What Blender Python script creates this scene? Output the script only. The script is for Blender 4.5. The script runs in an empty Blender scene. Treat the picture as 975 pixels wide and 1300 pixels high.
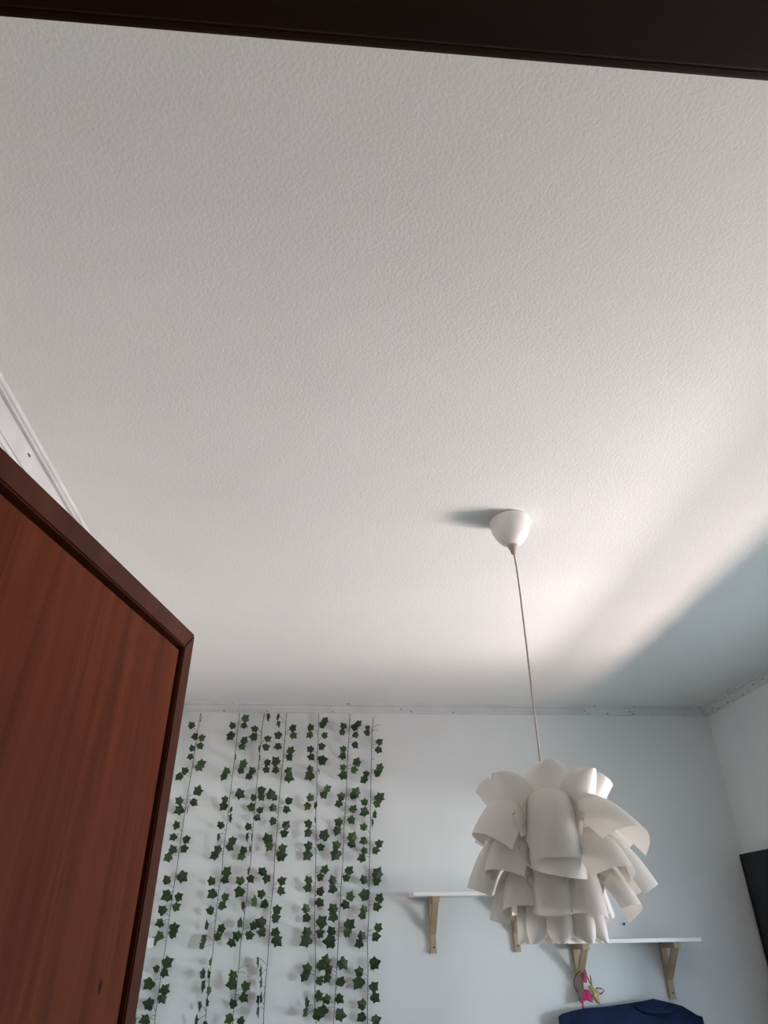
import bpy, bmesh, math, random
from mathutils import Vector, Matrix, noise

SC = bpy.context.scene
COL = SC.collection
R = math.radians
rnd = random.Random(7)

# ------------------------------------------------------------------ camera
CAMZ = 1.62
PITCH, YAW, ROLL, FPX = R(31.665), R(5.251), R(-0.949), 876.26
CX, CY = 487.5, 650.0
fw = Vector((math.sin(YAW) * math.cos(PITCH), math.cos(YAW) * math.cos(PITCH), math.sin(PITCH)))
rt0 = Vector((math.cos(YAW), -math.sin(YAW), 0))
up0 = rt0.cross(fw)
rt = rt0 * math.cos(ROLL) + up0 * math.sin(ROLL)
up = up0 * math.cos(ROLL) - rt0 * math.sin(ROLL)
cd = bpy.data.cameras.new('camera')
cam = bpy.data.objects.new('camera', cd)
COL.objects.link(cam)
cam.matrix_world = Matrix(((rt.x, up.x, -fw.x, 0), (rt.y, up.y, -fw.y, 0), (rt.z, up.z, -fw.z, CAMZ), (0, 0, 0, 1)))
cd.sensor_fit = 'VERTICAL'
cd.sensor_height = 36.0
cd.lens = FPX * 36.0 / 1300.0
cd.clip_start = 0.02
SC.camera = cam

# ------------------------------------------------------------------ view and light
SC.view_settings.view_transform = 'Standard'
SC.view_settings.look = 'None'
SC.view_settings.exposure = 0.11
SC.view_settings.gamma = 1.0
SC.cycles.use_denoising = True
SC.cycles.max_bounces = 10
SC.cycles.diffuse_bounces = 6
SC.cycles.transparent_max_bounces = 12

w = bpy.data.worlds.new('sky')
SC.world = w
w.use_nodes = True
nt = w.node_tree
bg = nt.nodes['Background']
tcw = nt.nodes.new('ShaderNodeTexCoord')
sxyz = nt.nodes.new('ShaderNodeSeparateXYZ')
half = nt.nodes.new('ShaderNodeMath')
half.operation = 'MULTIPLY_ADD'
half.inputs[1].default_value, half.inputs[2].default_value = 0.5, 0.5
ramp = nt.nodes.new('ShaderNodeValToRGB')              # hazy ground below the horizon, blue sky above
ramp.color_ramp.elements[0].position, ramp.color_ramp.elements[1].position = 0.48, 0.52
ramp.color_ramp.elements[0].color = (0.40, 0.49, 0.53, 1)
ramp.color_ramp.elements[1].color = (0.38, 0.58, 0.86, 1)
nt.links.new(tcw.outputs['Generated'], sxyz.inputs[0])
nt.links.new(sxyz.outputs['Z'], half.inputs[0])
nt.links.new(half.outputs[0], ramp.inputs[0])
nt.links.new(ramp.outputs[0], bg.inputs[0])
bg.inputs[1].default_value = 5.1

# room measurements (metres, camera above the origin)
H = CAMZ + 1.08                     # ceiling
YB, XR, XL, YF = 3.725, 2.143, -0.765, 0.20
WY0, WY1, WZ0, WZ1 = 0.85, 2.85, 0.75, 2.08    # the window in the right wall


def area(name, loc, target, sx, sy, power, col, spread=180):
    l = bpy.data.lights.new(name, 'AREA')
    l.shape = 'RECTANGLE'
    l.size, l.size_y, l.energy, l.color = sx, sy, power, col
    l.spread = R(spread)
    o = bpy.data.objects.new(name, l)
    COL.objects.link(o)
    o.location = loc
    o.rotation_euler = (Vector(target) - Vector(loc)).to_track_quat('-Z', 'Y').to_euler()
    return o


wc = Vector((XR, (WY0 + WY1) / 2, (WZ0 + WZ1) / 2))
area('added_side_daylight', (XR + 4.0, -2.1, 1.50), (0.0, YB, 1.9), 0.8, 0.42, 152, (0.88, 0.98, 1.0))  # added lamp outside the window, daylight for the back wall; no facade is built
area('added_near_bounce', (XR + 1.3, 2.05, 1.04), (XR + 0.1, 2.1, 2.34), 1.5, 0.14, 45, (1.0, 0.75, 0.70), 115)  # added lamp near the window, lights the ceiling from below; no terrace is built
area('added_far_bounce', (XR + 2.4, 2.0, 0.76), (1.1, 2.15, 2.7), 1.2, 0.18, 12, (1.0, 0.87, 0.92), 44)  # added pinkish lamp farther out, brightens mid-ceiling; no parapet is built


# ------------------------------------------------------------------ helpers
def ray(px, py):
    return fw * 1.0 + rt * ((px - CX) / FPX) - up * ((py - CY) / FPX)


def on_y(px, py, Y):
    r = ray(px, py)
    p = r * (Y / r.y)
    return Vector((p.x, p.y, p.z + CAMZ))


def tag(o, label=None, cat=None, group=None, kind=None):
    if label: o['label'] = label
    if cat: o['category'] = cat
    if group: o['group'] = group
    if kind: o['kind'] = kind
    return o


def empty(name, loc=(0, 0, 0), rz=0):
    o = bpy.data.objects.new(name, None)
    COL.objects.link(o)
    o.location = loc
    o.rotation_euler = (0, 0, rz)
    o.empty_display_size = 0.05
    return o


def link(name, me, parent=None, loc=(0, 0, 0)):
    o = bpy.data.objects.new(name, me)
    COL.objects.link(o)
    o.location = loc
    if parent: o.parent = parent
    return o


def obj(name, bm, m, parent=None, smooth=False, loc=(0, 0, 0)):
    me = bpy.data.meshes.new(name)
    bm.to_mesh(me)
    bm.free()
    if smooth:
        for p in me.polygons: p.use_smooth = True
    if m: me.materials.append(m)
    return link(name, me, parent, loc)


def box(bm, x0, x1, y0, y1, z0, z1, bev=0.0):
    vs = [bm.verts.new((x, y, z)) for x in (x0, x1) for y in (y0, y1) for z in (z0, z1)]
    fs = [bm.faces.new([vs[i] for i in f]) for f in ((0, 1, 3, 2), (4, 6, 7, 5), (0, 4, 5, 1), (2, 3, 7, 6), (0, 2, 6, 4), (1, 5, 7, 3))]
    if bev:
        es = list({e for f in fs for e in f.edges})
        bmesh.ops.bevel(bm, geom=es, offset=bev, segments=2, affect='EDGES', profile=0.6)
    return bm


def nb(*a, **k):
    return box(bmesh.new(), *a, **k)


def tube(bm, pts, r, seg=6, caps=True):
    pts = [Vector(p) for p in pts]
    rings = []
    for i, p in enumerate(pts):
        t = (pts[min(i + 1, len(pts) - 1)] - pts[max(i - 1, 0)]).normalized()
        a = t.orthogonal().normalized() if i == 0 else (rings_a - t * rings_a.dot(t)).normalized()
        rings_a = a
        b = t.cross(a)
        rr = r(i / (len(pts) - 1)) if callable(r) else r
        rings.append([bm.verts.new(p + (a * math.cos(2 * math.pi * k / seg) + b * math.sin(2 * math.pi * k / seg)) * rr) for k in range(seg)])
    for A, B in zip(rings, rings[1:]):
        for k in range(seg):
            bm.faces.new((A[k], A[(k + 1) % seg], B[(k + 1) % seg], B[k]))
    if caps:
        bm.faces.new(rings[0][::-1])
        bm.faces.new(rings[-1])
    return bm


def lathe(bm, prof, seg=40):
    rings = []
    for r, z in prof:
        rings.append([bm.verts.new((r * math.cos(2 * math.pi * k / seg), r * math.sin(2 * math.pi * k / seg), z)) for k in range(seg)])
    for A, B in zip(rings, rings[1:]):
        for k in range(seg):
            bm.faces.new((A[k], A[(k + 1) % seg], B[(k + 1) % seg], B[k]))
    bm.faces.new(rings[0][::-1])
    bm.faces.new(rings[-1])
    bmesh.ops.recalc_face_normals(bm, faces=bm.faces)
    return bm


def prism(bm, prof, axis, a, b):
    """extrude a closed 2-D profile along an axis"""
    def v(p, t):
        return {'x': (t, p[0], p[1]), 'y': (p[0], t, p[1]), 'z': (p[0], p[1], t)}[axis]
    A = [bm.verts.new(v(p, a)) for p in prof]
    B = [bm.verts.new(v(p, b)) for p in prof]
    n = len(prof)
    for i in range(n):
        bm.faces.new((A[i], A[(i + 1) % n], B[(i + 1) % n], B[i]))
    bm.faces.new(A[::-1])
    bm.faces.new(B)
    bmesh.ops.recalc_face_normals(bm, faces=bm.faces)
    return bm


# ------------------------------------------------------------------ materials
def mat(name, col, rough=0.6, bump=None, var=None, spec=0.3):
    """var=(scale, amount), bump=(scale, strength, distance)"""
    m = bpy.data.materials.new(name)
    m.use_nodes = True
    n, l = m.node_tree.nodes, m.node_tree.links
    b = n['Principled BSDF']
    b.inputs['Base Color'].default_value = (*col, 1)
    b.inputs['Roughness'].default_value = rough
    b.inputs['Specular IOR Level'].default_value = spec
    tc = n.new('ShaderNodeTexCoord')
    if var:
        t = n.new('ShaderNodeTexNoise')
        t.inputs['Scale'].default_value = var[0]
        t.inputs['Detail'].default_value = 4
        l.new(tc.outputs['Object'], t.inputs['Vector'])
        r = n.new('ShaderNodeValToRGB')
        r.color_ramp.elements[0].position = 0.3
        r.color_ramp.elements[1].position = 0.7
        r.color_ramp.elements[0].color = (*[c * (1 - var[1]) for c in col], 1)
        r.color_ramp.elements[1].color = (*[min(1, c * (1 + var[1])) for c in col], 1)
        l.new(t.outputs['Fac'], r.inputs['Fac'])
        l.new(r.outputs['Color'], b.inputs['Base Color'])
    if bump:
        t2 = n.new('ShaderNodeTexNoise')
        t2.inputs['Scale'].default_value = bump[0]
        t2.inputs['Detail'].default_value = 3
        l.new(tc.outputs['Object'], t2.inputs['Vector'])
        bp = n.new('ShaderNodeBump')
        bp.inputs['Strength'].default_value = bump[1]
        bp.inputs['Distance'].default_value = bump[2]
        l.new(t2.outputs['Fac'], bp.inputs['Height'])
        l.new(bp.outputs['Normal'], b.inputs['Normal'])
    return m


def wood(name, dark, light, rough, scale, stretch, spec=0.4, bump=0.1):
    m = mat(name, light, rough, spec=spec)
    n, l = m.node_tree.nodes, m.node_tree.links
    b = n['Principled BSDF']
    tc = n.new('ShaderNodeTexCoord')
    mp = n.new('ShaderNodeMapping')
    mp.inputs['Scale'].default_value = stretch
    l.new(tc.outputs['Object'], mp.inputs['Vector'])
    t = n.new('ShaderNodeTexNoise')
    t.inputs['Scale'].default_value = scale
    t.inputs['Detail'].default_value = 6
    t.inputs['Roughness'].default_value = 0.62
    t.inputs['Distortion'].default_value = 0.6
    l.new(mp.outputs['Vector'], t.inputs['Vector'])
    r = n.new('ShaderNodeValToRGB')
    r.color_ramp.elements[0].position = 0.28
    r.color_ramp.elements[1].position = 0.74
    r.color_ramp.elements[0].color = (*dark, 1)
    r.color_ramp.elements[1].color = (*light, 1)
    l.new(t.outputs['Fac'], r.inputs['Fac'])
    l.new(r.outputs['Color'], b.inputs['Base Color'])
    bp = n.new('ShaderNodeBump')
    bp.inputs['Strength'].default_value = bump
    bp.inputs['Distance'].default_value = 0.001
    l.new(t.outputs['Fac'], bp.inputs['Height'])
    l.new(bp.outputs['Normal'], b.inputs['Normal'])
    return m


def sheet(name, col, trans, gloss_rough=0.35):
    """thin translucent plastic or leaf"""
    m = mat(name, col, gloss_rough, spec=0.45)
    n, l = m.node_tree.nodes, m.node_tree.links
    b = n['Principled BSDF']
    tr = n.new('ShaderNodeBsdfTranslucent')
    tr.inputs['Color'].default_value = (*col, 1)
    mx = n.new('ShaderNodeMixShader')
    mx.inputs[0].default_value = trans
    l.new(b.outputs[0], mx.inputs[1])
    l.new(tr.outputs[0], mx.inputs[2])
    l.new(mx.outputs[0], n['Material Output'].inputs[0])
    return m


M_CEIL = mat('stippled_ceiling_paint', (0.785, 0.803, 0.77), 0.75, bump=(185, 0.5, 0.0025), var=(2.5, 0.02))
M_WALL = mat('white_wall_paint', (0.74, 0.76, 0.75), 0.7, bump=(60, 0.12, 0.002), var=(3, 0.03))
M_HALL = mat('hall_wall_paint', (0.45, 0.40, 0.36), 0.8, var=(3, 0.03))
M_CORN = mat('cornice_paint', (0.64, 0.65, 0.645), 0.65, bump=(40, 0.25, 0.002), var=(9, 0.07))
M_SPECK = mat('grime', (0.14, 0.13, 0.12), 0.9)
M_DOOR = wood('mahogany_veneer', (0.085, 0.017, 0.0045), (0.205, 0.050, 0.018), 0.5, 3.2, (1, 9, 0.55), spec=0.06)
M_RIM = wood('mahogany_lipping', (0.065, 0.018, 0.009), (0.120, 0.036, 0.019), 0.45, 3.0, (1, 5, 1), spec=0.08)
M_GROOVE = wood('groove_shade_wood', (0.006, 0.003, 0.002), (0.012, 0.005, 0.003), 0.8, 4, (1, 3, 1))  # near black: the shade inside the door's groove is put into this colour
M_FRAME = wood('dark_frame_wood', (0.030, 0.012, 0.009), (0.050, 0.021, 0.016), 0.45, 5, (0.5, 6, 6))
M_FLOOR = wood('floor_wood', (0.16, 0.10, 0.06), (0.30, 0.19, 0.12), 0.4, 3, (6, 0.6, 1))
M_PLAST = mat('white_plastic', (0.86, 0.835, 0.79), 0.4, var=(30, 0.03), spec=0.5)
M_CORD = mat('lamp_cord', (0.46, 0.40, 0.35), 0.5, var=(60, 0.06))
M_PETAL = sheet('frosted_lamp_plastic', (0.87, 0.84, 0.77), 0.27, 0.40)
M_SHELF = mat('white_shelf_laminate', (0.84, 0.84, 0.82), 0.4, var=(5, 0.02))
M_PINE = wood('pine', (0.36, 0.27, 0.165), (0.50, 0.395, 0.26), 0.55, 4, (6, 6, 0.7))
M_SCREW = mat('dark_screw', (0.03, 0.027, 0.025), 0.4, var=(40, 0.1))
M_BLACK = mat('black_board', (0.011, 0.016, 0.019), 0.55, var=(5, 0.15))
M_BLACKE = mat('black_board_edge', (0.006, 0.008, 0.010), 0.5, var=(5, 0.15))
M_NAVY = mat('navy_fabric', (0.011, 0.021, 0.058), 0.85, bump=(140, 0.25, 0.001), var=(18, 0.22), spec=0.15)
M_BLKCORD = mat('black_elastic', (0.012, 0.012, 0.014), 0.7, var=(60, 0.2))
M_PINK = mat('hot_pink_satin', (0.62, 0.035, 0.17), 0.32, var=(40, 0.25), spec=0.6)
M_BEIGE = mat('taupe_felt', (0.34, 0.27, 0.245), 0.8, var=(30, 0.1))
M_CREAM = mat('cream_ribbon', (0.60, 0.52, 0.44), 0.6, var=(30, 0.08))
M_GOLD = mat('gold_satin', (0.42, 0.29, 0.10), 0.35, var=(50, 0.35), spec=0.6)
M_STEM = mat('ivy_stem', (0.10, 0.11, 0.09), 0.7, var=(60, 0.2))
M_LEAF = [sheet('ivy_leaf_%s' % n, c, 0.12, 0.5) for n, c in (('dark', (0.024, 0.042, 0.018)), ('mid', (0.030, 0.055, 0.019)), ('bright', (0.042, 0.088, 0.020)))]
M_WINF = mat('white_window_paint', (0.78, 0.78, 0.76), 0.4, var=(6, 0.03))
M_GLASS = bpy.data.materials.new('window_glass')
M_GLASS.use_nodes = True
_n, _l = M_GLASS.node_tree.nodes, M_GLASS.node_tree.links
_t, _g, _x = _n.new('ShaderNodeBsdfTransparent'), _n.new('ShaderNodeBsdfGlossy'), _n.new('ShaderNodeMixShader')
_g.inputs['Roughness'].default_value = 0.02
_x.inputs[0].default_value = 0.06
_l.new(_t.outputs[0], _x.inputs[1]); _l.new(_g.outputs[0], _x.inputs[2]); _l.new(_x.outputs[0], _n['Material Output'].inputs[0])


# ------------------------------------------------------------------ the setting
def struct(name, bm, m, label, parent=None):
    o = obj(name, bm, m, parent)
    return tag(o, label, None, None, 'structure')


T = 0.2
struct('floor', nb(XL - T, XR + T, -1.6, YB + T, -0.1, 0), M_FLOOR, 'brown wooden floor of the bedroom and hall')
struct('ceiling', nb(XL - T, XR + T, YF, YB + T, H, H + 0.1), M_CEIL, 'white stippled ceiling over the bedroom')
struct('wall_back', nb(XL - T, XR + T, YB, YB + T, 0, H), M_WALL, 'white painted back wall carrying ivy and shelves')
struct('wall_left', nb(XL - T, XL, YF, YB, 0, H), M_WALL, 'white painted left wall behind the open door')
bm = bmesh.new()
box(bm, XR, XR + T, YF, WY0, 0, H); box(bm, XR, XR + T, WY1, YB, 0, H)
box(bm, XR, XR + T, WY0, WY1, 0, WZ0); box(bm, XR, XR + T, WY0, WY1, WZ1, H)
struct('wall_right', bm, M_WALL, 'grey shaded right wall with the dark board')
DX0, DX1, DZ = -0.43, 0.45, CAMZ + 0.415      # door opening
bm = bmesh.new()
box(bm, XL - T, DX0 - 0.04, 0.04, YF, 0, H); box(bm, DX1 + 0.04, XR + T, 0.04, YF, 0, H)
box(bm, DX0 - 0.04, DX1 + 0.04, 0.04, YF, DZ + 0.05, H)
struct('wall_front', bm, M_WALL, 'white wall around the doorway, next to the camera')
bm = bmesh.new()
box(bm, XL - T, XR + T, -1.6, -1.5, 0, H); box(bm, -1.0, -0.9, -1.5, 0.04, 0, H); box(bm, 1.1, 1.2, -1.5, 0.04, 0, H)
struct('wall_hall', bm, M_HALL, 'shaded hall wall behind the camera')
struct('ceiling_hall', nb(-1.0, 1.2, -1.6, YF, H, H + 0.1), M_HALL, 'shaded hall ceiling behind the doorway')
# door frame: jambs and head, each with a stop (rebate)
fr = empty('trim_4', (0, 0, 0)); tag(fr, 'dark brown door frame overhead across the top edge', None, None, 'structure')
fb = 0.183
obj('frame_head', nb(DX0 - 0.04, DX1 + 0.04, 0.02, fb - 0.0065, CAMZ + 0.40, DZ + 0.05, bev=0.0015), M_FRAME, fr)
obj('head_stop', nb(DX0, DX1, fb - 0.0065, fb, CAMZ + 0.4035, DZ + 0.05, bev=0.002), M_FRAME, fr)
obj('jamb', nb(DX0 - 0.04, DX0 - 0.002, 0.02, fb + 0.017, 0, CAMZ + 0.40), M_FRAME, fr)
obj('jamb', nb(DX1 + 0.002, DX1 + 0.04, 0.02, fb + 0.017, 0, CAMZ + 0.40), M_FRAME, fr)

# cornices: a small stepped moulding along each wall
CORN = [(0, 0), (0, -0.052), (0.006, -0.052), (0.0085, -0.047), (0.0085, -0.043), (0.0065, -0.041), (0.0115, -0.034),
        (0.0155, -0.024), (0.017, -0.018), (0.014, -0.0165), (0.022, -0.0125), (0.025, -0.006), (0.027, 0)]

CORN_LEFT = [(0, 0), (0, -0.076), (0.004, -0.076), (0.004, -0.071), (0.002, -0.069), (0.002, -0.013), (0.004, -0.010), (0.008, -0.010),
             (0.010, -0.012), (0.016, -0.012), (0.018, -0.009), (0.024, -0.008), (0.027, -0.004), (0.027, 0)]


def cornice(name, side, label, pts):
    bm = bmesh.new()
    prof = CORN
    if side == 'back':
        prism(bm, [(YB - d, H + z) for d, z in prof], 'x', XL, XR)
    elif side == 'left':
        prism(bm, [(XL + d, H + z) for d, z in CORN_LEFT], 'y', YF, YB)
    else:
        prism(bm, [(XR - d, H + z) for d, z in prof], 'y', YF, YB)
    for v in bm.verts: v.co.z = min(v.co.z, H)
    o = struct(name, bm, M_CORN, label)
    sp = bmesh.new()
    for t in pts:
        d, z = rnd.choice([(0.0095, -0.043), (0.0135, -0.031), (0.009, -0.046), (0.0255, -0.008)])
        s = rnd.uniform(0.0018, 0.0042)
        if side == 'left': d, z = 0.0025, -0.030
        c = {'back': (t, YB - d, H + z), 'left': (XL + d, t, H + z), 'right': (XR - d, t, H + z)}[side]
        bmesh.ops.create_icosphere(sp, subdivisions=1, radius=1, matrix=Matrix.Translation(c) @ Matrix.Diagonal((s * rnd.uniform(1, 3), s, s * 0.8, 1) if side == 'back' else (s, s * rnd.uniform(1, 3), s * 0.8, 1)))
    g = obj('grime_specks', sp, M_SPECK, o)
    tag(g, 'dark grime specks', None, None, 'stuff')
    return o


cornice('trim_1', 'back', 'narrow white cornice along the top of the back wall', [rnd.uniform(-0.6, 1.4) for _ in range(9)] + [rnd.uniform(1.4, 2.13) for _ in range(14)])
cornice('trim_2', 'left', 'narrow white cornice along the left wall above the door', [1.477])
cornice('trim_3', 'right', 'narrow grimy cornice along the right wall', [3.7 - rnd.random() ** 1.5 * 1.0 for _ in range(22)])
# thin rail on the left wall
struct('trim_5', nb(XL, XL + 0.004, YF, YB, H - 0.096, H - 0.091, bev=0.0015), M_CORN, 'thin painted rail on left wall below the cornice')

# the window that lights the room
wn = empty('window_1', (XR + 0.1, wc.y, wc.z)); tag(wn, 'white framed window in the right wall', None, None, 'structure')


def wbar(name, y0, y1, z0, z1, x0=XR + 0.07, x1=XR + 0.12):
    o = obj(name, nb(x0 - XR - 0.1, x1 - XR - 0.1, y0 - wc.y, y1 - wc.y, z0 - wc.z, z1 - wc.z, bev=0.003), M_WINF, wn)
    return o


wbar('window_frame', WY0, WY0 + 0.05, WZ0, WZ1); wbar('window_frame', WY1 - 0.05, WY1, WZ0, WZ1)
wbar('window_frame', WY0 + 0.05, WY1 - 0.05, WZ0, WZ0 + 0.05); wbar('window_frame', WY0 + 0.05, WY1 - 0.05, WZ1 - 0.05, WZ1)
wbar('mullion', wc.y - 0.035, wc.y + 0.035, WZ0 + 0.05, WZ1 - 0.05)
for y0, y1 in ((WY0 + 0.05, wc.y - 0.035), (wc.y + 0.035, WY1 - 0.05)):
    obj('pane', nb(-0.008, -0.004, y0 - wc.y, y1 - wc.y, WZ0 + 0.05 - wc.z, WZ1 - 0.05 - wc.z), M_GLASS, wn)
wbar('window_sill', WY0 - 0.0, WY1 + 0.0, WZ0 - 0.0, WZ0 + 0.02, XR - 0.05, XR + 0.07)

# ------------------------------------------------------------------ the door
def knot(m, p, rad):
    """a small dark knot in the veneer at the object-space point p"""
    n, l = m.node_tree.nodes, m.node_tree.links
    b = n['Principled BSDF']
    src = b.inputs['Base Color'].links[0].from_socket
    tc = n.new('ShaderNodeTexCoord')
    mp_ = n.new('ShaderNodeMapping')
    mp_.vector_type = 'TEXTURE'
    mp_.inputs['Location'].default_value = p
    mp_.inputs['Scale'].default_value = (rad, rad, rad * 2.2)
    ln = n.new('ShaderNodeVectorMath'); ln.operation = 'LENGTH'
    rr = n.new('ShaderNodeMapRange')
    rr.inputs['From Min'].default_value, rr.inputs['From Max'].default_value = 0.5, 1.0
    mx = n.new('ShaderNodeMixRGB')
    mx.inputs['Color1'].default_value = (0.012, 0.005, 0.003, 1)
    l.new(tc.outputs['Object'], mp_.inputs['Vector']); l.new(mp_.outputs[0], ln.inputs[0])
    l.new(ln.outputs['Value'], rr.inputs['Value']); l.new(rr.outputs[0], mx.inputs['Fac'])
    l.new(src, mx.inputs['Color2']); l.new(mx.outputs[0], b.inputs['Base Color'])


hinge = Vector((-0.3958, 0.2, 0.01))
ang = R(13.24)                        # off the room's depth axis
dr = empty('door_1', hinge - Vector((math.cos(ang), -math.sin(ang), 0)) * 2.01 * math.sin(R(1.0)), -ang)     # local: +Y along the leaf, +X out of the visible face
tag(dr, 'open mahogany brown door with a grooved rim, at left', None, None, 'structure')
dr.rotation_euler = (0, R(1.0), -ang)     # the old leaf sags a little on its hinges
DW, DH, DT = 0.843, CAMZ + 0.40 - 0.01, 0.035
RW, GW, GD = 0.030, 0.008, 0.020
obj('core', nb(-DT, -GD, 0, DW, 0, DH, bev=0.002), M_GROOVE, dr)
obj('panel', nb(-GD, -0.001, RW + GW, DW - RW - GW, RW + GW, DH - RW - GW, bev=0.002), M_DOOR, dr)


def rail(pts):                       # mitred rim piece from its outline in the leaf's plane
    bm = bmesh.new()
    prism(bm, pts, 'x', -GD, 0.003)
    bmesh.ops.bevel(bm, geom=[e for e in bm.edges if all(v.co.x > 0 for v in e.verts)], offset=0.002, segments=2, affect='EDGES')
    return bm


obj('rim', rail([(0, DH), (DW, DH), (DW - RW, DH - RW), (RW, DH - RW)]), M_RIM, dr)
obj('rim', rail([(0, 0), (DW, 0), (DW - RW, RW), (RW, RW)]), M_RIM, dr)
obj('rim', rail([(DW, 0), (DW, DH), (DW - RW, DH - RW), (DW - RW, RW)]), M_RIM, dr)
obj('rim', rail([(0, 0), (0, DH), (RW, DH - RW), (RW, RW)]), M_RIM, dr)

_n = dr.rotation_euler.to_matrix() @ Vector((1, 0, 0))
_r = ray(128, 1253)
_k = (dr.location - Vector((0, 0, CAMZ))).dot(_n) / _r.dot(_n)
_q = dr.rotation_euler.to_matrix().inverted() @ (_r * _k + Vector((0, 0, CAMZ)) - dr.location)
knot(M_DOOR, _q, 0.0045)

# ------------------------------------------------------------------ pendant lamp
LX, LY = 0.546, 1.766
lamp = empty('pendant_lamp', (LX, LY, H))
tag(lamp, 'white petal shade pendant lamp hanging from the ceiling by a thin cord', 'lamp')
bm = lathe(bmesh.new(), [(0.050, 0), (0.0595, -0.002), (0.0605, -0.010), (0.0595, -0.024), (0.056, -0.040), (0.049, -0.057), (0.039, -0.072), (0.028, -0.083), (0.019, -0.0885), (0.012, -0.090)], 56)
obj('ceiling_cup', bm, M_PLAST, lamp, True)
bm = lathe(bmesh.new(), [(0.0145, -0.087), (0.0155, -0.093), (0.014, -0.097), (0.0095, -0.106), (0.0075, -0.117), (0.004, -0.118)], 24)
obj('cord_grip', bm, M_CORD, lamp, True)
bm = bmesh.new()
tube(bm, [(0, 0, -0.112), (0.003, 0.0, -0.16), (0.004, 0, -0.25), (0.003, 0, -0.40), (0.001, 0, -0.55), (0, 0, -0.80)], 0.0026, 8)
obj('cord', bm, M_CORD, lamp, True)
ZT = CAMZ + 0.348 - H                # top of the shade, in lamp space
bm = lathe(bmesh.new(), [(0.004, ZT - 0.03), (0.012, ZT - 0.04), (0.020, ZT - 0.06), (0.021, ZT - 0.12), (0.016, ZT - 0.13)], 24)
obj('lamp_holder', bm, M_PLAST, lamp, True)
bm = lathe(bmesh.new(), [(0.012, ZT - 0.12), (0.014, ZT - 0.14), (0.027, ZT - 0.17), (0.030, ZT - 0.19), (0.026, ZT - 0.21), (0.012, ZT - 0.224), (0.002, ZT - 0.226)], 24)
obj('bulb', bm, M_PLAST, lamp, True)
FRONT = math.atan2(-LY, -LX)         # the side of the lamp nearest the doorway


def pm(v):                            # size of one photo pixel at the lamp (measuring unit for the shade)
    return (1.93 - 0.00085 * v) * 0.001


def bez(P, t):
    a, b, c, d = P
    s = 1 - t
    return tuple(s ** 3 * a[i] + 3 * s * s * t * b[i] + 3 * s * t * t * c[i] + t ** 3 * d[i] for i in (0, 1))


def petal(az, P, w, A=80, flip=False, tip=0.0, w0=None, skew=0.0, cut=0.0):
    """A strip of sheet: its midline runs in a radial plane, its cross-section is an arc of +-A degrees.
    az turns it round the lamp (degrees, 0 = doorway side, + = to the right seen from there)."""
    bm = bmesh.new()
    n, k = 22, 16
    th = FRONT + R(az)
    er = Vector((math.cos(th), math.sin(th), 0))
    et = Vector((-math.sin(th), math.cos(th), 0))
    rows = []
    for i in range(n + 1):
        t = i / n
        row = []
        for j in range(k + 1):
            q = -1 + 2 * j / k
            tt = t * (1 + skew * q - cut * q * q)           # slanted or arched end
            tt = min(max(tt, 0.0), 1.15)
            r, v = bez(P, tt)
            r2, v2 = bez(P, tt + 0.01)
            dr_, dv = r2 - r, v2 - v
            L = math.hypot(dr_, dv) or 1
            nr, nv = dv / L, -dr_ / L                       # convex side
            if flip: nr, nv = -nr, -nv
            ww = w if w0 is None else w0 + (w - w0) * min(1, t * 1.6)
            if tip and t > 1 - tip:
                ww *= max(0.02, 1 - ((t - 1 + tip) / tip) ** 2 * 0.985) ** 0.36
            a = R(A) * q
            rad = ww / math.sin(min(R(A), math.pi / 2))
            tang, inn = rad * math.sin(a), rad * (1 - math.cos(a))
            rr, vv = r - nr * inn, v - nv * inn
            s = pm(vv)
            p = er * (rr * s) + et * (tang * s)
            row.append(bm.verts.new((p.x, p.y, ZT - vv * 0.001665)))
        rows.append(row)
    for a, b in zip(rows, rows[1:]):
        for j in range(k):
            bm.faces.new((a[j], a[j + 1], b[j + 1], b[j]))
    return obj('petal', bm, M_PETAL, lamp, True)


# tier A: petals standing up and leaning out
petal(10, [(40, 95), (60, 78), (60, 40), (68, 0)], 36, 80, flip=True, tip=0.55)
for az, w, re in ((-43, 34, 84), (48, 34, 84)):
    petal(az, [(40, 95), (62, 78), (re - 14, 46), (re, 12)], w, 70, flip=True, tip=0.6)
for az, w, re in ((-98, 34, 88), (102, 34, 88), (180, 33, 84)):
    petal(az, [(40, 95), (62, 78), (re - 20, 56), (re, 24)], w, 80, flip=True)
# tier B: strips bent over and hanging down
petal(4, [(40, 85), (46, 18), (80, 6), (90, 124)], 32, 82)
petal(-54, [(36, 90), (50, 12), (80, 36), (110, 88)], 38, 84, skew=0.05)
petal(58, [(36, 90), (50, 14), (84, 42), (126, 90)], 37, 84, skew=0.06)
petal(-116, [(36, 90), (50, 14), (84, 42), (106, 86)], 35, 84)
petal(118, [(36, 90), (50, 14), (84, 42), (116, 90)], 35, 84)
petal(180, [(36, 90), (50, 14), (84, 42), (110, 88)], 35, 84)
# tier C
petal(5, [(34, 120), (56, 62), (84, 84), (88, 146)], 33, 82, skew=0.05, cut=0.05)
petal(-54, [(34, 120), (56, 56), (80, 84), (98, 133)], 34, 84)
petal(54, [(34, 120), (56, 56), (82, 84), (108, 135)], 36, 84, skew=0.02)
petal(-92, [(34, 120), (56, 60), (88, 84), (114, 150)], 32, 84)
petal(96, [(34, 120), (56, 60), (90, 84), (126, 152)], 32, 84)
petal(180, [(34, 120), (56, 60), (84, 84), (106, 145)], 33, 84)
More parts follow.
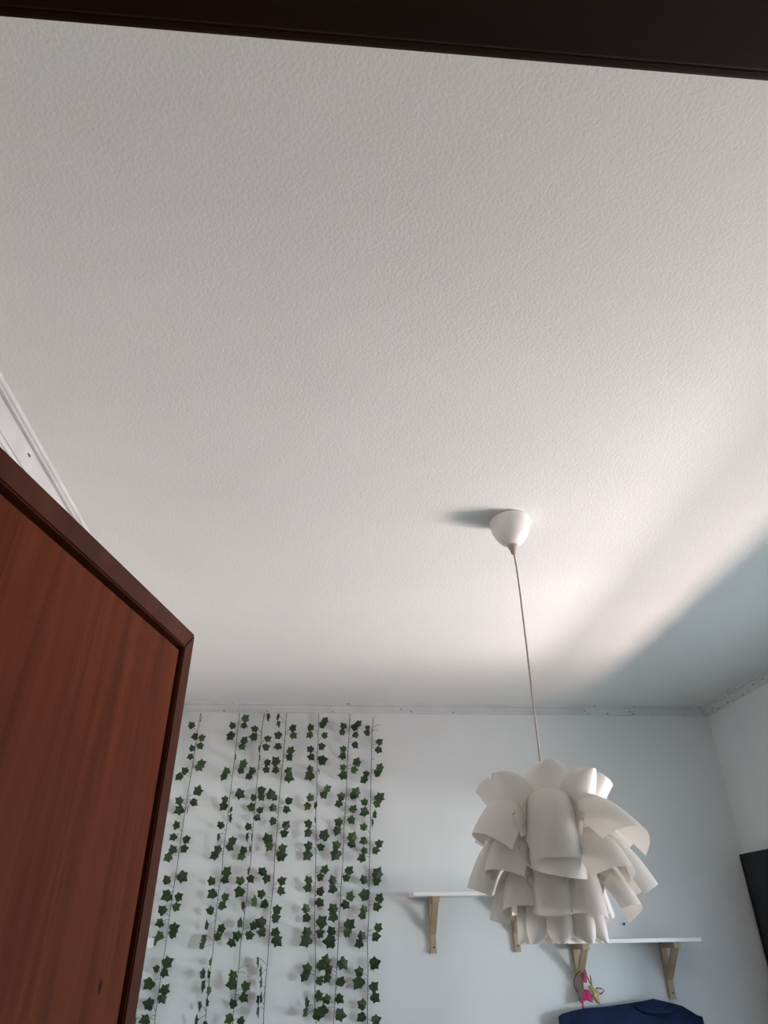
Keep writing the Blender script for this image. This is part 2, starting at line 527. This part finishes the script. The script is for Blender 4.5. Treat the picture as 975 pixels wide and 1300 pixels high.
# tier D
petal(-6, [(30, 160), (48, 100), (68, 120), (72, 189)], 28, 84, cut=0.04)
petal(-52, [(30, 160), (48, 100), (68, 120), (80, 178)], 27, 84, skew=-0.04)
petal(38, [(30, 160), (48, 100), (66, 120), (76, 188)], 28, 84, skew=0.03)
petal(86, [(30, 160), (48, 100), (74, 120), (102, 178)], 27, 84, skew=0.05)
petal(-94, [(30, 160), (48, 100), (70, 120), (90, 190)], 25, 84)
petal(138, [(30, 160), (48, 100), (70, 120), (92, 184)], 26, 84)
petal(-136, [(30, 160), (48, 100), (70, 120), (86, 184)], 26, 84)
# tier E
for q in range(9):
    petal(-2 + 40 * q, [(26, 190), (40, 140), (54, 150), (57, 219)], 17.5, 86, tip=0.13)
# rings that carry the petals
for v, r in ((92, 40), (124, 36), (164, 32), (192, 28)):
    bm = bmesh.new()
    s = r * pm(v)
    tube(bm, [(s * math.cos(a * math.pi / 18), s * math.sin(a * math.pi / 18), ZT - v * 0.001665) for a in range(37)], 0.003, 6)
    for a in range(3):
        c = Vector((math.cos(a * 2.094), math.sin(a * 2.094), 0))
        tube(bm, [c * 0.012 + Vector((0, 0, ZT - 0.10)), c * s + Vector((0, 0, ZT - v * 0.001665))], 0.0022, 5)
    obj('inner_ring', bm, M_PLAST, lamp, True)

# ------------------------------------------------------------------ ivy garlands
LEAF2D = [(0, -0.40), (0.20, -0.50), (0.44, -0.36), (0.40, -0.08), (0.52, 0.16), (0.27, 0.22), (0.0, 0.60)]


def leaf_mesh(i):
    r = random.Random(50 + i)
    bm = bmesh.new()
    cup, fold = r.uniform(-0.15, 0.3), r.uniform(0.1, 0.3)
    mid = [bm.verts.new((0, y, 0.03 - cup * y * y)) for y in (-0.42, -0.1, 0.22, 0.60)]
    for side in (1, -1):
        e = [mid[0]] + [bm.verts.new((side * (abs(x) + r.uniform(-0.04, 0.04)), y + r.uniform(-0.05, 0.05), 0.03 - fold * abs(x) - cup * (x * x + y * y))) for x, y in LEAF2D[1:6]] + [mid[3]]
        fs = [(mid[0], e[1], e[2]), (mid[0], e[2], mid[1]), (mid[1], e[2], e[3]), (mid[1], e[3], mid[2]), (mid[2], e[3], e[4]), (mid[2], e[4], e[5]), (mid[2], e[5], mid[3])]
        for f in fs: bm.faces.new(f if side > 0 else f[::-1])
    me = bpy.data.meshes.new('leaf')
    bm.to_mesh(me); bm.free()
    me.materials.append(M_LEAF[(0, 1, 1, 0, 2, 1)[i % 6]])
    return me


LEAVES = [leaf_mesh(i) for i in range(12)]
# measured in a 5.417-times enlargement with its corner at (160, 890): x, y, size of every leaf, pairs on one node together
S = 5.41667
OA, OB, OC, OD = (160, 890), (320, 890), (160, 1090), (320, 1090)
IVY = [
  dict(label='leftmost ivy garland, hanging closest to the brown door',
    line=[(OA, [(513, 85), (487, 235), (465, 400), (440, 540), (415, 700), (390, 860), (375, 960), (352, 1135)]), (OC, [(340, 130), (322, 230), (302, 370), (285, 500), (272, 600), (255, 700), (237, 820), (222, 940), (203, 1060), (197, 1138)])],
    leaves=[(OA, [[(515, 120, 48, 'e')], [(450, 165, 45), (472, 245, 45)], [(523, 252, 45), (510, 310, 45)], [(455, 323, 40), (440, 382, 40)], [(520, 430, 55), (503, 458, 50)], [(403, 478, 48), (364, 520, 50)], [(495, 615, 62), (467, 698, 48)], [(364, 685, 50), (364, 752, 58)], [(420, 750, 44, 'e')], [(345, 852, 48), (323, 938, 45)], [(416, 952, 48), (402, 1015, 45)], [(320, 1020, 50), (287, 1076, 52)]]),
      (OC, [[(277, 148, 50), (278, 258, 65)], [(388, 128, 65)], [(364, 263, 48), (347, 330, 48)], [(246, 355, 52), (230, 445, 48)], [(333, 475, 55), (323, 512, 50)], [(228, 530, 48), (188, 573, 45)], [(287, 715, 60), (266, 788, 45)], [(207, 757, 36), (155, 865, 62)], [(268, 900, 55), (250, 965, 48)], [(152, 1003, 58), (127, 1113, 55)], [(45, 1120, 40)]])]),
  dict(label='second ivy garland from the brown door',
    line=[(OA, [(780, 85), (768, 190), (752, 350), (740, 450), (725, 570), (708, 700), (690, 880), (668, 1040), (662, 1135)]), (OC, [(655, 120), (640, 200), (620, 380), (608, 500), (595, 660), (580, 760), (565, 900), (550, 1040), (545, 1138)])],
    leaves=[(OA, [[(823, 118, 52), (813, 167, 42)], [(731, 167, 45), (717, 240, 58)], [(815, 270, 48), (799, 315, 45)], [(752, 380, 46, 'e')], [(808, 428, 50), (791, 478, 45)], [(690, 480, 45), (670, 520, 48)], [(785, 640, 62)], [(679, 675, 42), (669, 725, 52)], [(720, 750, 40, 'n'), (714, 810, 48, 'n')], [(650, 852, 45), (632, 940, 46, 'n')], [(735, 960, 48), (714, 1005, 50)], [(630, 1020, 48), (605, 1062, 50)]]),
      (OC, [[(694, 90, 58), (680, 150, 45)], [(587, 153, 48), (591, 245, 55)], [(682, 265, 46), (663, 325, 46)], [(577, 357, 46), (552, 455, 50, 'n')], [(657, 480, 48), (633, 535, 46)], [(541, 555, 48, 'n'), (527, 592, 46, 'n')], [(582, 705, 42, 'e')], [(530, 790, 48, 'n'), (525, 880, 56, 'n')], [(567, 790, 42, 'n'), (573, 910, 42, 'n')], [(556, 985, 42, 'n')], [(503, 1018, 46, 'n'), (478, 1105, 46, 'n')], [(545, 1135, 25)]])]),
  dict(label='third ivy garland from the brown door, loose lower twigs',
    line=[(OA, [(950, 85), (935, 190), (920, 350), (905, 500), (888, 700), (873, 880), (862, 1030), (855, 1135)]), (OC, [(840, 140), (832, 260), (815, 380), (805, 480), (787, 580), (778, 720), (765, 830), (752, 940), (735, 1080), (733, 1138)])],
    leaves=[(OB, [[(107, 112, 52, 'n')]]), (OA, [[(884, 190, 45), (875, 245, 52)]]), (OB, [[(110, 258, 46), (98, 317, 46)]]), (OA, [[(918, 330, 44, 'e'), (921, 385, 44, 'e')]]), (OB, [[(107, 422, 44), (98, 473, 44)]]),
      (OA, [[(868, 477, 46), (843, 520, 46)], [(932, 612, 52), (931, 662, 46)], [(875, 662, 40), (860, 728, 50)], [(923, 750, 42), (903, 803, 42)], [(840, 862, 42), (829, 938, 46, 'n')], [(863, 940, 42, 'e'), (854, 1010, 42, 'e')], [(806, 1025, 46), (793, 1068, 48)]]),
      (OC, [[(848, 80, 44, 'e')], [(782, 152, 52), (778, 232, 62)], [(857, 142, 46)], [(886, 292, 60, 'n')], [(803, 330, 48, 'n'), (785, 440, 50, 'n')], [(880, 462, 46), (852, 528, 48)], [(759, 530, 50), (723, 582, 50)], [(850, 735, 0), (825, 790, 0)], [(733, 798, 48), (725, 862, 58)], [(824, 880, 52), (811, 960, 50)], [(733, 998, 46), (707, 1105, 50)], [(790, 1125, 44)]])]),
  dict(label='middle ivy garland, fourth from the door, lowest leaves turned edge-on',
    line=[(OB, [(237, 88), (228, 230), (212, 420), (190, 620), (175, 860), (158, 1040), (155, 1083)]), (OD, [(155, 0), (148, 170), (130, 330), (120, 500), (105, 720), (90, 880), (80, 1060), (78, 1138)])],
    leaves=[(OB, [[(177, 112, 44, 'n'), (184, 160, 44, 'n')], [(282, 185, 48), (286, 238, 48)], [(177, 235, 48), (176, 312, 48)], [(267, 338, 50), (257, 387, 48)], [(161, 413, 60), (160, 475, 46)], [(253, 478, 48), (256, 527, 60)], [(128, 640, 62), (148, 662, 44)], [(253, 686, 48), (240, 745, 46)], [(144, 732, 46), (143, 828, 46)], [(236, 852, 50), (224, 911, 48)], [(106, 945, 62), (117, 1002, 52)], [(211, 1012, 52), (203, 1065, 62)]]),
      (OD, [[(68, 88, 50), (99, 140, 48)], [(208, 153, 50), (201, 223, 48)], [(61, 242, 48), (83, 316, 50)], [(173, 352, 52), (166, 407, 50)], [(57, 442, 62), (62, 507, 50)], [(162, 505, 50), (172, 567, 64)], [(45, 713, 50, 'e'), (62, 770, 52, 'e')], [(67, 850, 50, 'e'), (68, 950, 50, 'e')], [(47, 978, 50, 'e'), (42, 1060, 50, 'e')]])]),
  dict(label='third ivy garland from the right, hanging straight',
    line=[(OB, [(460, 88), (452, 300), (445, 500), (445, 640), (438, 760), (440, 900), (438, 1083)]), (OD, [(438, 0), (435, 180), (430, 400), (433, 520), (437, 700), (432, 880), (433, 1000), (440, 1138)])],
    leaves=[(OB, [[(402, 180, 46), (396, 234, 46)], [(503, 133, 46), (487, 163, 46)], [(500, 235, 44), (481, 311, 46)], [(400, 330, 46), (402, 385, 46)], [(485, 405, 62)], [(463, 485, 34, 'e')], [(400, 464, 44), (393, 515, 62)], [(520, 602, 48), (493, 647, 48)], [(400, 663, 48), (381, 725, 48)], [(434, 720, 44, 'n'), (435, 815, 40, 'e')], [(385, 843, 50), (384, 908, 50)], [(497, 920, 62), (474, 1005, 46)], [(385, 996, 50), (379, 1062, 60)]]),
      (OD, [[(500, 73, 50), (471, 126, 46)], [(385, 147, 48), (380, 200, 48)], [(468, 225, 50), (466, 303, 50)], [(371, 342, 48), (372, 411, 50)], [(481, 433, 66), (471, 512, 48)], [(376, 503, 55), (367, 568, 68)], [(507, 697, 55), (477, 738, 52)], [(377, 757, 55), (361, 815, 50)], [(467, 838, 46), (460, 947, 50)], [(375, 985, 48, 'n'), (373, 1050, 50, 'n')], [(455, 1075, 60)]])]),
  dict(label='ivy garland second from the right, its lower end slanting left',
    line=[(OB, [(673, 90), (665, 250), (655, 440), (648, 640), (635, 820), (628, 980), (625, 1083)]), (OD, [(625, 0), (612, 200), (602, 380), (592, 560), (585, 720), (575, 880), (567, 1030), (560, 1138)])],
    leaves=[(OB, [[(627, 170, 46), (619, 215, 42)], [(733, 153, 46), (707, 178, 48)], [(714, 230, 42), (711, 303, 46)], [(625, 330, 44), (620, 377, 48)], [(722, 418, 54), (704, 472, 48)], [(625, 455, 44), (623, 510, 56)], [(715, 625, 58), (699, 650, 50)], [(612, 655, 50), (595, 706, 48)], [(697, 740, 48), (684, 820, 50)], [(593, 832, 52), (584, 893, 52)], [(690, 935, 60), (687, 985, 52)], [(579, 991, 52), (575, 1060, 66)]]),
      (OD, [[(670, 80, 50), (650, 132, 46)], [(553, 147, 50), (551, 212, 52)], [(675, 257, 52), (642, 320, 52)], [(554, 342, 55), (555, 402, 56)], [(672, 452, 64), (656, 508, 50)], [(543, 497, 50), (530, 572, 70)], [(628, 725, 62)], [(521, 760, 50), (515, 826, 48)], [(611, 845, 52), (602, 967, 50)], [(507, 970, 50), (485, 1050, 60)], [(609, 1075, 60)]])]),
  dict(label='rightmost ivy garland, nearest the shelves, bare twig at its top',
    line=[(OB, [(835, 115), (828, 180), (822, 330), (818, 500), (815, 700), (813, 880), (808, 1083)]), (OD, [(808, 0), (805, 180), (803, 400), (793, 560), (797, 740), (795, 920), (793, 1060), (793, 1138)])],
    leaves=[(OB, [[(880, 160, 0), (865, 205, 0)], [(793, 182, 32), (789, 217, 42)], [(878, 280, 46), (871, 337, 46)], [(880, 455, 50), (865, 494, 48)], [(845, 400, 0)], [(783, 500, 42), (768, 540, 50)], [(880, 660, 62), (862, 703, 50)], [(771, 695, 46), (770, 767, 58)], [(840, 778, 46, 'n'), (826, 840, 46, 'e')], [(765, 866, 46), (764, 962, 46)], [(877, 980, 48), (852, 1027, 48)], [(772, 1028, 42), (752, 1080, 50)]]),
      (OD, [[(866, 100, 66), (858, 155, 48)], [(768, 143, 48), (771, 250, 64)], [(877, 270, 50), (861, 331, 50)], [(768, 348, 46), (756, 390, 46)], [(869, 472, 50), (854, 537, 50)], [(754, 530, 50), (735, 587, 50)], [(845, 720, 62), (838, 780, 0)], [(735, 778, 52), (731, 857, 66)], [(841, 880, 52), (847, 960, 54)], [(754, 1002, 52), (752, 1097, 52)], [(855, 1110, 52)]])]),
]
STEMY = YB - 0.016
for gi, g in enumerate(IVY):
    path = []
    for (ox, oy), pts in g['line']:
        for x, y in pts:
            path.append(on_y(ox + x / S, oy + y / S, STEMY - 0.006 * abs(math.sin(len(path) * 1.3))))
    d = (path[-1] - path[-2]).normalized()
    path += [path[-1] + d * 0.12, path[-1] + d * 0.28 + Vector((0.004, 0, 0))]
    top = path[0].copy()
    root = empty('ivy_garland', top)
    tag(root, g['label'], 'garland', 'artificial ivy garlands on the back wall')
    bm = bmesh.new()
    tube(bm, [p - top for p in path], 0.0017, 5)
    # a nail head in the wall that the string hangs from
    tube(bm, [Vector((0, 0, 0)), Vector((0, YB - top.y, 0.002))], 0.0022, 5)

    def at_height(z):
        for a, b in zip(path, path[1:]):
            if b.z <= z <= a.z:
                return a.lerp(b, (a.z - z) / max(1e-6, a.z - b.z))
        return path[0] if z > path[0].z else path[-1]
    for (ox, oy), nodes in g['leaves']:
        for pr in nodes:
            P = []
            for q in pr:
                edge = q[3] if len(q) > 3 else ''
                P.append((on_y(ox + q[0] / S, oy + q[1] / S, YB - rnd.uniform(0.030, 0.058)), q[2], edge))
            zc = sum(p[0].z for p in P) / len(P) - 0.004
            for pi, (p, size, edge) in enumerate(P):
                node = at_height(zc + (0.006 if pi == 0 else -0.006))
                side = 1 if p.x > node.x else -1
                sc = size / S * (p.y / 0.88) / FPX * 0.93
                up_leaf = pi == 0 and len(P) > 1
                # direction in which the leaf's point lies, in the wall's plane (x, z)
                if side > 0:
                    dirx = rnd.uniform(20, 75) if up_leaf else rnd.uniform(-60, 30)
                else:
                    dirx = rnd.uniform(100, 165) if up_leaf else rnd.uniform(170, 255)
                dv = Vector((math.cos(R(dirx)), 0, math.sin(R(dirx))))
                nrm = Vector((rnd.uniform(-0.25, 0.25), -1, rnd.uniform(-0.45, 0.1))).normalized()
                if edge == 'e':
                    nrm = Vector((rnd.choice((-1, 1)), -0.22, rnd.uniform(-0.1, 0.1))).normalized()
                    dv = Vector((0, -0.2, rnd.choice((-1, 1))))
                if edge == 'n':
                    nrm = Vector((rnd.choice((-1, 1)), -0.62, rnd.uniform(-0.2, 0.1))).normalized()
                    dv = Vector((0.15, -0.1, rnd.choice((-1, 1))))
                yv = (dv - nrm * dv.dot(nrm)).normalized()
                xv = yv.cross(nrm)
                base = p - yv * sc * 0.42
                if size:
                    o = link('leaf', LEAVES[rnd.randrange(12)], root)
                    o.matrix_local = Matrix(((xv.x, yv.x, nrm.x, p.x - top.x), (xv.y, yv.y, nrm.y, p.y - top.y), (xv.z, yv.z, nrm.z, p.z - top.z), (0, 0, 0, 1))) @ Matrix.Scale(sc, 4)
                else:
                    base = p
                m = node.lerp(base, 0.5) + Vector((0, -0.004, 0.004))
                tube(bm, [node - top, m - top, base - top], 0.0011, 4)
    obj('stem', bm, M_STEM, root, True)


# ------------------------------------------------------------------ shelves and brackets
SD = 0.20                             # shelf depth


def shelf(x0, x1, z, label):
    o = obj('wall_shelf', nb(0, x1 - x0, -SD, 0, 0, 0.016, bev=0.0012), M_SHELF, None, False, (x0, YB, z))
    return tag(o, label, 'shelf')


def bracket(x, z, label, lean=0.0):
    """pine bracket: wall upright, arm under the shelf, slanting brace"""
    t = empty('shelf_bracket', (x, YB, z))
    tag(t, label, 'bracket', 'pine shelf brackets')
    hw = 0.0135
    obj('upright', nb(-hw, hw, -0.022, 0, -0.222, 0, bev=0.0015), M_PINE, t)
    obj('arm', nb(-hw - 0.003, hw + 0.003, -0.170, -0.022, -0.024, 0, bev=0.0015), M_PINE, t)
    bm = bmesh.new()
    prism(bm, [(-0.150, -0.024), (-0.122, -0.024), (-0.022, -0.122), (-0.022, -0.150)], 'x', -hw, hw)
    obj('brace', bm, M_PINE, t)
    bm = bmesh.new()
    tube(bm, [(0.001, -0.024, -0.198), (0.001, -0.0195, -0.198)], 0.0035, 10)
    obj('screw', bm, M_SCREW, t, True)
    return t


YS = YB - SD
s1l = on_y(525, 1137, YS); s1z = on_y(540, 1137.5, YS).z
s2r = on_y(891, 1195, YS); s2z = on_y(820, 1196.5, YS).z
b1 = on_y(550, 1190, YB - 0.022).x; b2 = on_y(657, 1197, YB - 0.022).x
b3 = on_y(741, 1206, YB - 0.13).x; b4 = on_y(853, 1255, YB - 0.022).x
shelf(s1l.x, b2 + (b1 - s1l.x), s1z, 'upper white wall shelf behind the left of the lamp shade')
shelf(b3 - 0.09, s2r.x, s2z, 'lower white wall shelf above the navy jacket')
bracket(b1, s1z, 'leftmost pine bracket, alone under the upper shelf left of the lamp')
bracket(b2, s1z, 'pine bracket under upper shelf, mostly hidden behind lamp petals')
bracket(b3, s2z, 'pine bracket under lower shelf with mask hanging on it')
bracket(b4, s2z, 'rightmost pine bracket, under the right end of the lower shelf')

# nail in the wall
p = on_y(791, 1173, YB)
nl = lathe(bmesh.new(), [(0.0022, 0.016), (0.0022, 0.0), (0.0055, -0.001), (0.0055, -0.003), (0.002, -0.004)], 10)
for v in nl.verts: v.co = Vector((v.co.x, v.co.z, v.co.y))
bmesh.ops.recalc_face_normals(nl, faces=nl.faces)
tag(obj('nail', nl, M_SCREW, None, True, (p.x, YB - 0.012, p.z)), 'small dark nail in back wall above the lower shelf', 'nail')

# white box on the left wall by the corner
tb = empty('wall_box', (XL, 3.63, on_y(188, 1197, 3.63).z))
tag(tb, 'small white wall box by the corner, half hidden by the door', 'wall box')
obj('back_plate', nb(0, 0.006, -0.06, 0.06, -0.022, 0.022, bev=0.0015), M_PLAST, tb)
obj('cover', nb(0.006, 0.046, -0.056, 0.056, -0.019, 0.019, bev=0.003), M_PLAST, tb)

# dark board on the right wall
pb = empty('wall_board', (XR, 3.3, CAMZ + 0.33))
tag(pb, 'tall narrow black board on the right wall beside the corner', 'board')
BY0, BY1, BZ0 = -0.16, 0.385, -1.25
obj('surface', nb(-0.042, 0, BY0 + 0.012, BY1 - 0.012, BZ0 + 0.012, -0.012), M_BLACK, pb)
for a in ((-0.047, 0, BY0, BY1, -0.012, 0), (-0.047, 0, BY0, BY1, BZ0, BZ0 + 0.012), (-0.047, 0, BY0, BY0 + 0.012, BZ0 + 0.012, -0.012), (-0.047, 0, BY1 - 0.012, BY1, BZ0 + 0.012, -0.012)):
    obj('frame_strip', nb(*a, bev=0.001), M_BLACKE, pb)

# ------------------------------------------------------------------ navy jacket
JY = YB - 0.075
TOP = [(709, 1291), (713, 1287.5), (726, 1283.5), (741, 1280), (757, 1279), (772, 1278), (790, 1276.5), (807, 1274.6), (820, 1271), (831.5, 1268.5), (843, 1271), (855, 1274), (866, 1277), (876, 1283), (884, 1288), (892, 1291)]
tp = [on_y(x, y, JY) for x, y in TOP]
jo = tp[9].copy()
jk = empty('jacket', jo)
tag(jk, 'navy blue jacket hanging on the wall under the lower shelf', 'jacket')


def cloth(bm, top, length, depth, seed, widen=0.02, nrow=26, thick=0.0):
    """a closed hanging body: front and back sheets below a top line, meeting at the top and at the sides"""
    n = len(top)
    rings = []
    for i in range(nrow + 1):
        t = i / nrow
        d = depth * min(1, math.sqrt(t * 5))
        fr_, bk = [], []
        for j, p in enumerate(top):
            u = j / (n - 1)
            fold = 0.012 * math.sin(u * 17 + seed + t * 1.5) * min(1, t * 4) + 0.008 * noise.noise((u * 6 + seed, t * 5, 0))
            edge = math.sin(u * math.pi) ** 0.45 if 0 < u < 1 else 0
            x = p.x + (u - 0.5) * widen * t
            z = p.z - length * t
            fr_.append(Vector((x, p.y - d * edge - fold * edge, z)) - jo)
            bk.append(Vector((x, min(p.y + d * 0.8 * edge, YB - 0.004), z)) - jo)
        rings.append([bm.verts.new(v) for v in fr_ + bk[-2:0:-1]])
    m = len(rings[0])
    for a, b in zip(rings, rings[1:]):
        for k in range(m):
            bm.faces.new((a[k], a[(k + 1) % m], b[(k + 1) % m], b[k]))
    bmesh.ops.holes_fill(bm, edges=[e for e in bm.edges if e.is_boundary], sides=0)
    bmesh.ops.recalc_face_normals(bm, faces=bm.faces)
    return bm


def dense(pts, k=4):
    out = []
    for a, b in zip(pts, pts[1:]):
        out += [a.lerp(b, i / k) for i in range(k)]
    return out + [pts[-1]]


obj('body', cloth(bmesh.new(), dense(tp), 0.62, 0.055, 1.0), M_NAVY, jk, True)
# collar fold across the peak, and the two sleeves
cl = [on_y(x, y, JY - 0.02) for x, y in ((806, 1276), (818, 1272.5), (831, 1269.5), (845, 1273), (858, 1277))]
bm = bmesh.new()
rows = []
for i in range(7):
    t = i / 6
    rows.append([bm.verts.new(p - jo + Vector((0, 0.016 - 0.044 * math.sin(t * 1.7) * math.sin(j / 20 * math.pi) ** 0.5, 0.0005 - (0.030 * t + 0.018 * t) * math.sin(j / 20 * math.pi) ** 0.6))) for j, p in enumerate(dense(cl, 5))])
for a, b in zip(rows, rows[1:]):
    for k in range(len(a) - 1):
        bm.faces.new((a[k], a[k + 1], b[k + 1], b[k]))
co = obj('collar', bm, M_NAVY, jk, True)
sm = co.modifiers.new('thickness', 'SOLIDIFY'); sm.thickness = 0.004
for x, sgn in ((tp[0] - jo, -1), (tp[-1] - jo, 1)):
    bm = bmesh.new()
    tube(bm, [x + Vector((-sgn * q, -0.006, z)) for q, z in ((0.085, -0.012), (0.065, -0.040), (0.056, -0.10), (0.052, -0.25), (0.050, -0.42), (0.048, -0.56))], lambda t: 0.012 + 0.036 * min(1, t * 4) - 0.010 * t, 16)
    obj('sleeve', bm, M_NAVY, jk, True)
bm = bmesh.new()
tube(bm, [Vector((0, 0.012, -0.022)), Vector((0, 0.040, -0.024)), Vector((0, YB - 0.001 - jo.y, -0.024))], 0.004, 8)
obj('hook', bm, M_SCREW, jk, True)

# ------------------------------------------------------------------ mask and bow on the third bracket
MY = YB - 0.055


def mp(x, y, dy=0.0):
    return on_y(720 + x / 13.93, 1190 + y / 13.93, MY + dy)


mo = mp(250, 560)
mk = empty('party_mask', mo)
tag(mk, 'taupe and hot pink party mask on a black elastic, hanging from a shelf bracket', 'mask')


def ribbon(pts, widths, m, name, parent, org, th=0.0025, yd=0.0):
    bm = bmesh.new()
    L, Rr = [], []
    for (a, b), _ in zip(pts, widths):
        L.append(bm.verts.new(a - org)); Rr.append(bm.verts.new(b - org))
    for i in range(len(L) - 1):
        bm.faces.new((L[i], L[i + 1], Rr[i + 1], Rr[i]))
    bmesh.ops.subdivide_edges(bm, edges=bm.edges[:], cuts=2, use_grid_fill=True, smooth=0.4)
    o = obj(name, bm, m, parent, True)
    s = o.modifiers.new('thickness', 'SOLIDIFY'); s.thickness = th
    return o


def outline(pairs, dy0=0.0, dy1=0.0):
    return [(mp(a, b, dy0), mp(c, d, dy1)) for a, b, c, d in pairs]


pr = outline([(190, 615, 270, 610), (150, 690, 285, 700), (140, 770, 290, 800), (160, 880, 285, 900), (190, 980, 265, 1000), (215, 1080, 258, 1090), (240, 1170, 265, 1170)], 0.02, -0.01)
ribbon(pr, pr, M_BEIGE, 'face_sheet', mk, mo)
bm = bmesh.new()
tube(bm, [mp(x, y, -0.012) - mo for x, y in ((262, 520), (240, 590), (180, 630), (140, 700), (118, 790), (130, 870), (160, 930), (190, 975))], 0.0017, 6)
tube(bm, [mp(x, y, -0.016) - mo for x, y in ((262, 520), (330, 600), (350, 680), (385, 770), (430, 850), (480, 920), (510, 985))], 0.0022, 6)
obj('elastic', bm, M_BLKCORD, mk, True)
pr = outline([(285, 635, 330, 620), (275, 700, 352, 690), (285, 770, 355, 790), (310, 800, 345, 810)], -0.014, -0.024)
o = ribbon(pr, pr, M_PINK, 'pink_tab', mk, mo); o['label'] = 'hot pink upper tab'
pr = outline([(300, 915, 350, 930), (275, 990, 405, 950), (262, 1070, 440, 1020), (285, 1115, 455, 1095), (330, 1110, 455, 1150), (400, 1140, 440, 1150)], -0.010, -0.026)
o = ribbon(pr, pr, M_PINK, 'pink_lining', mk, mo); o['label'] = 'glossy hot pink lining'
pr = outline([(285, 815, 280, 880), (350, 835, 340, 905), (410, 870, 400, 930), (445, 900, 438, 945)], -0.022, -0.022)
ribbon(pr, pr, M_CREAM, 'cream_band', mk, mo)
pr = outline([(255, 1080, 300, 1080), (255, 1150, 292, 1150), (262, 1215, 300, 1215), (255, 1250, 310, 1260)], -0.012, -0.016)
ribbon(pr, pr, M_PINK, 'ribbon_tail', mk, mo)

bo = mp(520, 1000, -0.03)
bw = empty('satin_bow', bo)
tag(bw, 'small crumpled gold bow beside the pink mask, below the lower shelf', 'bow')


def lobe(cx, cy, ax, ay, dx, rotd, name, m, dy=-0.03):
    bm = bmesh.new()
    bmesh.ops.create_icosphere(bm, subdivisions=3, radius=1)
    for v in bm.verts:
        k = 1 + 0.28 * noise.noise(v.co * 2.2 + Vector((cx, cy, 0)))
        v.co = Vector((v.co.x * ax, v.co.y * dx, v.co.z * ay)) * k
        v.co.rotate(Matrix.Rotation(R(rotd), 3, 'Y'))
        v.co += mp(cx, cy, dy) - bo
    return obj(name, bm, m, bw, True)


px = 1 / 13.93 * 3.15 / FPX
lobe(470, 960, 40 * px, 100 * px, 30 * px, -32, 'bow_loop', M_GOLD)
lobe(505, 1060, 48 * px, 85 * px, 34 * px, -25, 'bow_loop', M_GOLD)
lobe(570, 1085, 44 * px, 75 * px, 30 * px, 15, 'bow_tail', M_CREAM, -0.034)
lobe(425, 770, 16 * px, 95 * px, 14 * px, -2, 'bow_tail', M_GOLD, -0.026)
lobe(565, 945, 60 * px, 34 * px, 18 * px, 20, 'bow_wing', M_CREAM, -0.036)
bm = bmesh.new()
tube(bm, [mp(x, y, -0.042) - bo for x, y in ((510, 900), (560, 890), (620, 915), (660, 945), (620, 985), (580, 1015))], 0.0016, 6)
obj('wing_edge', bm, M_BLKCORD, bw, True)
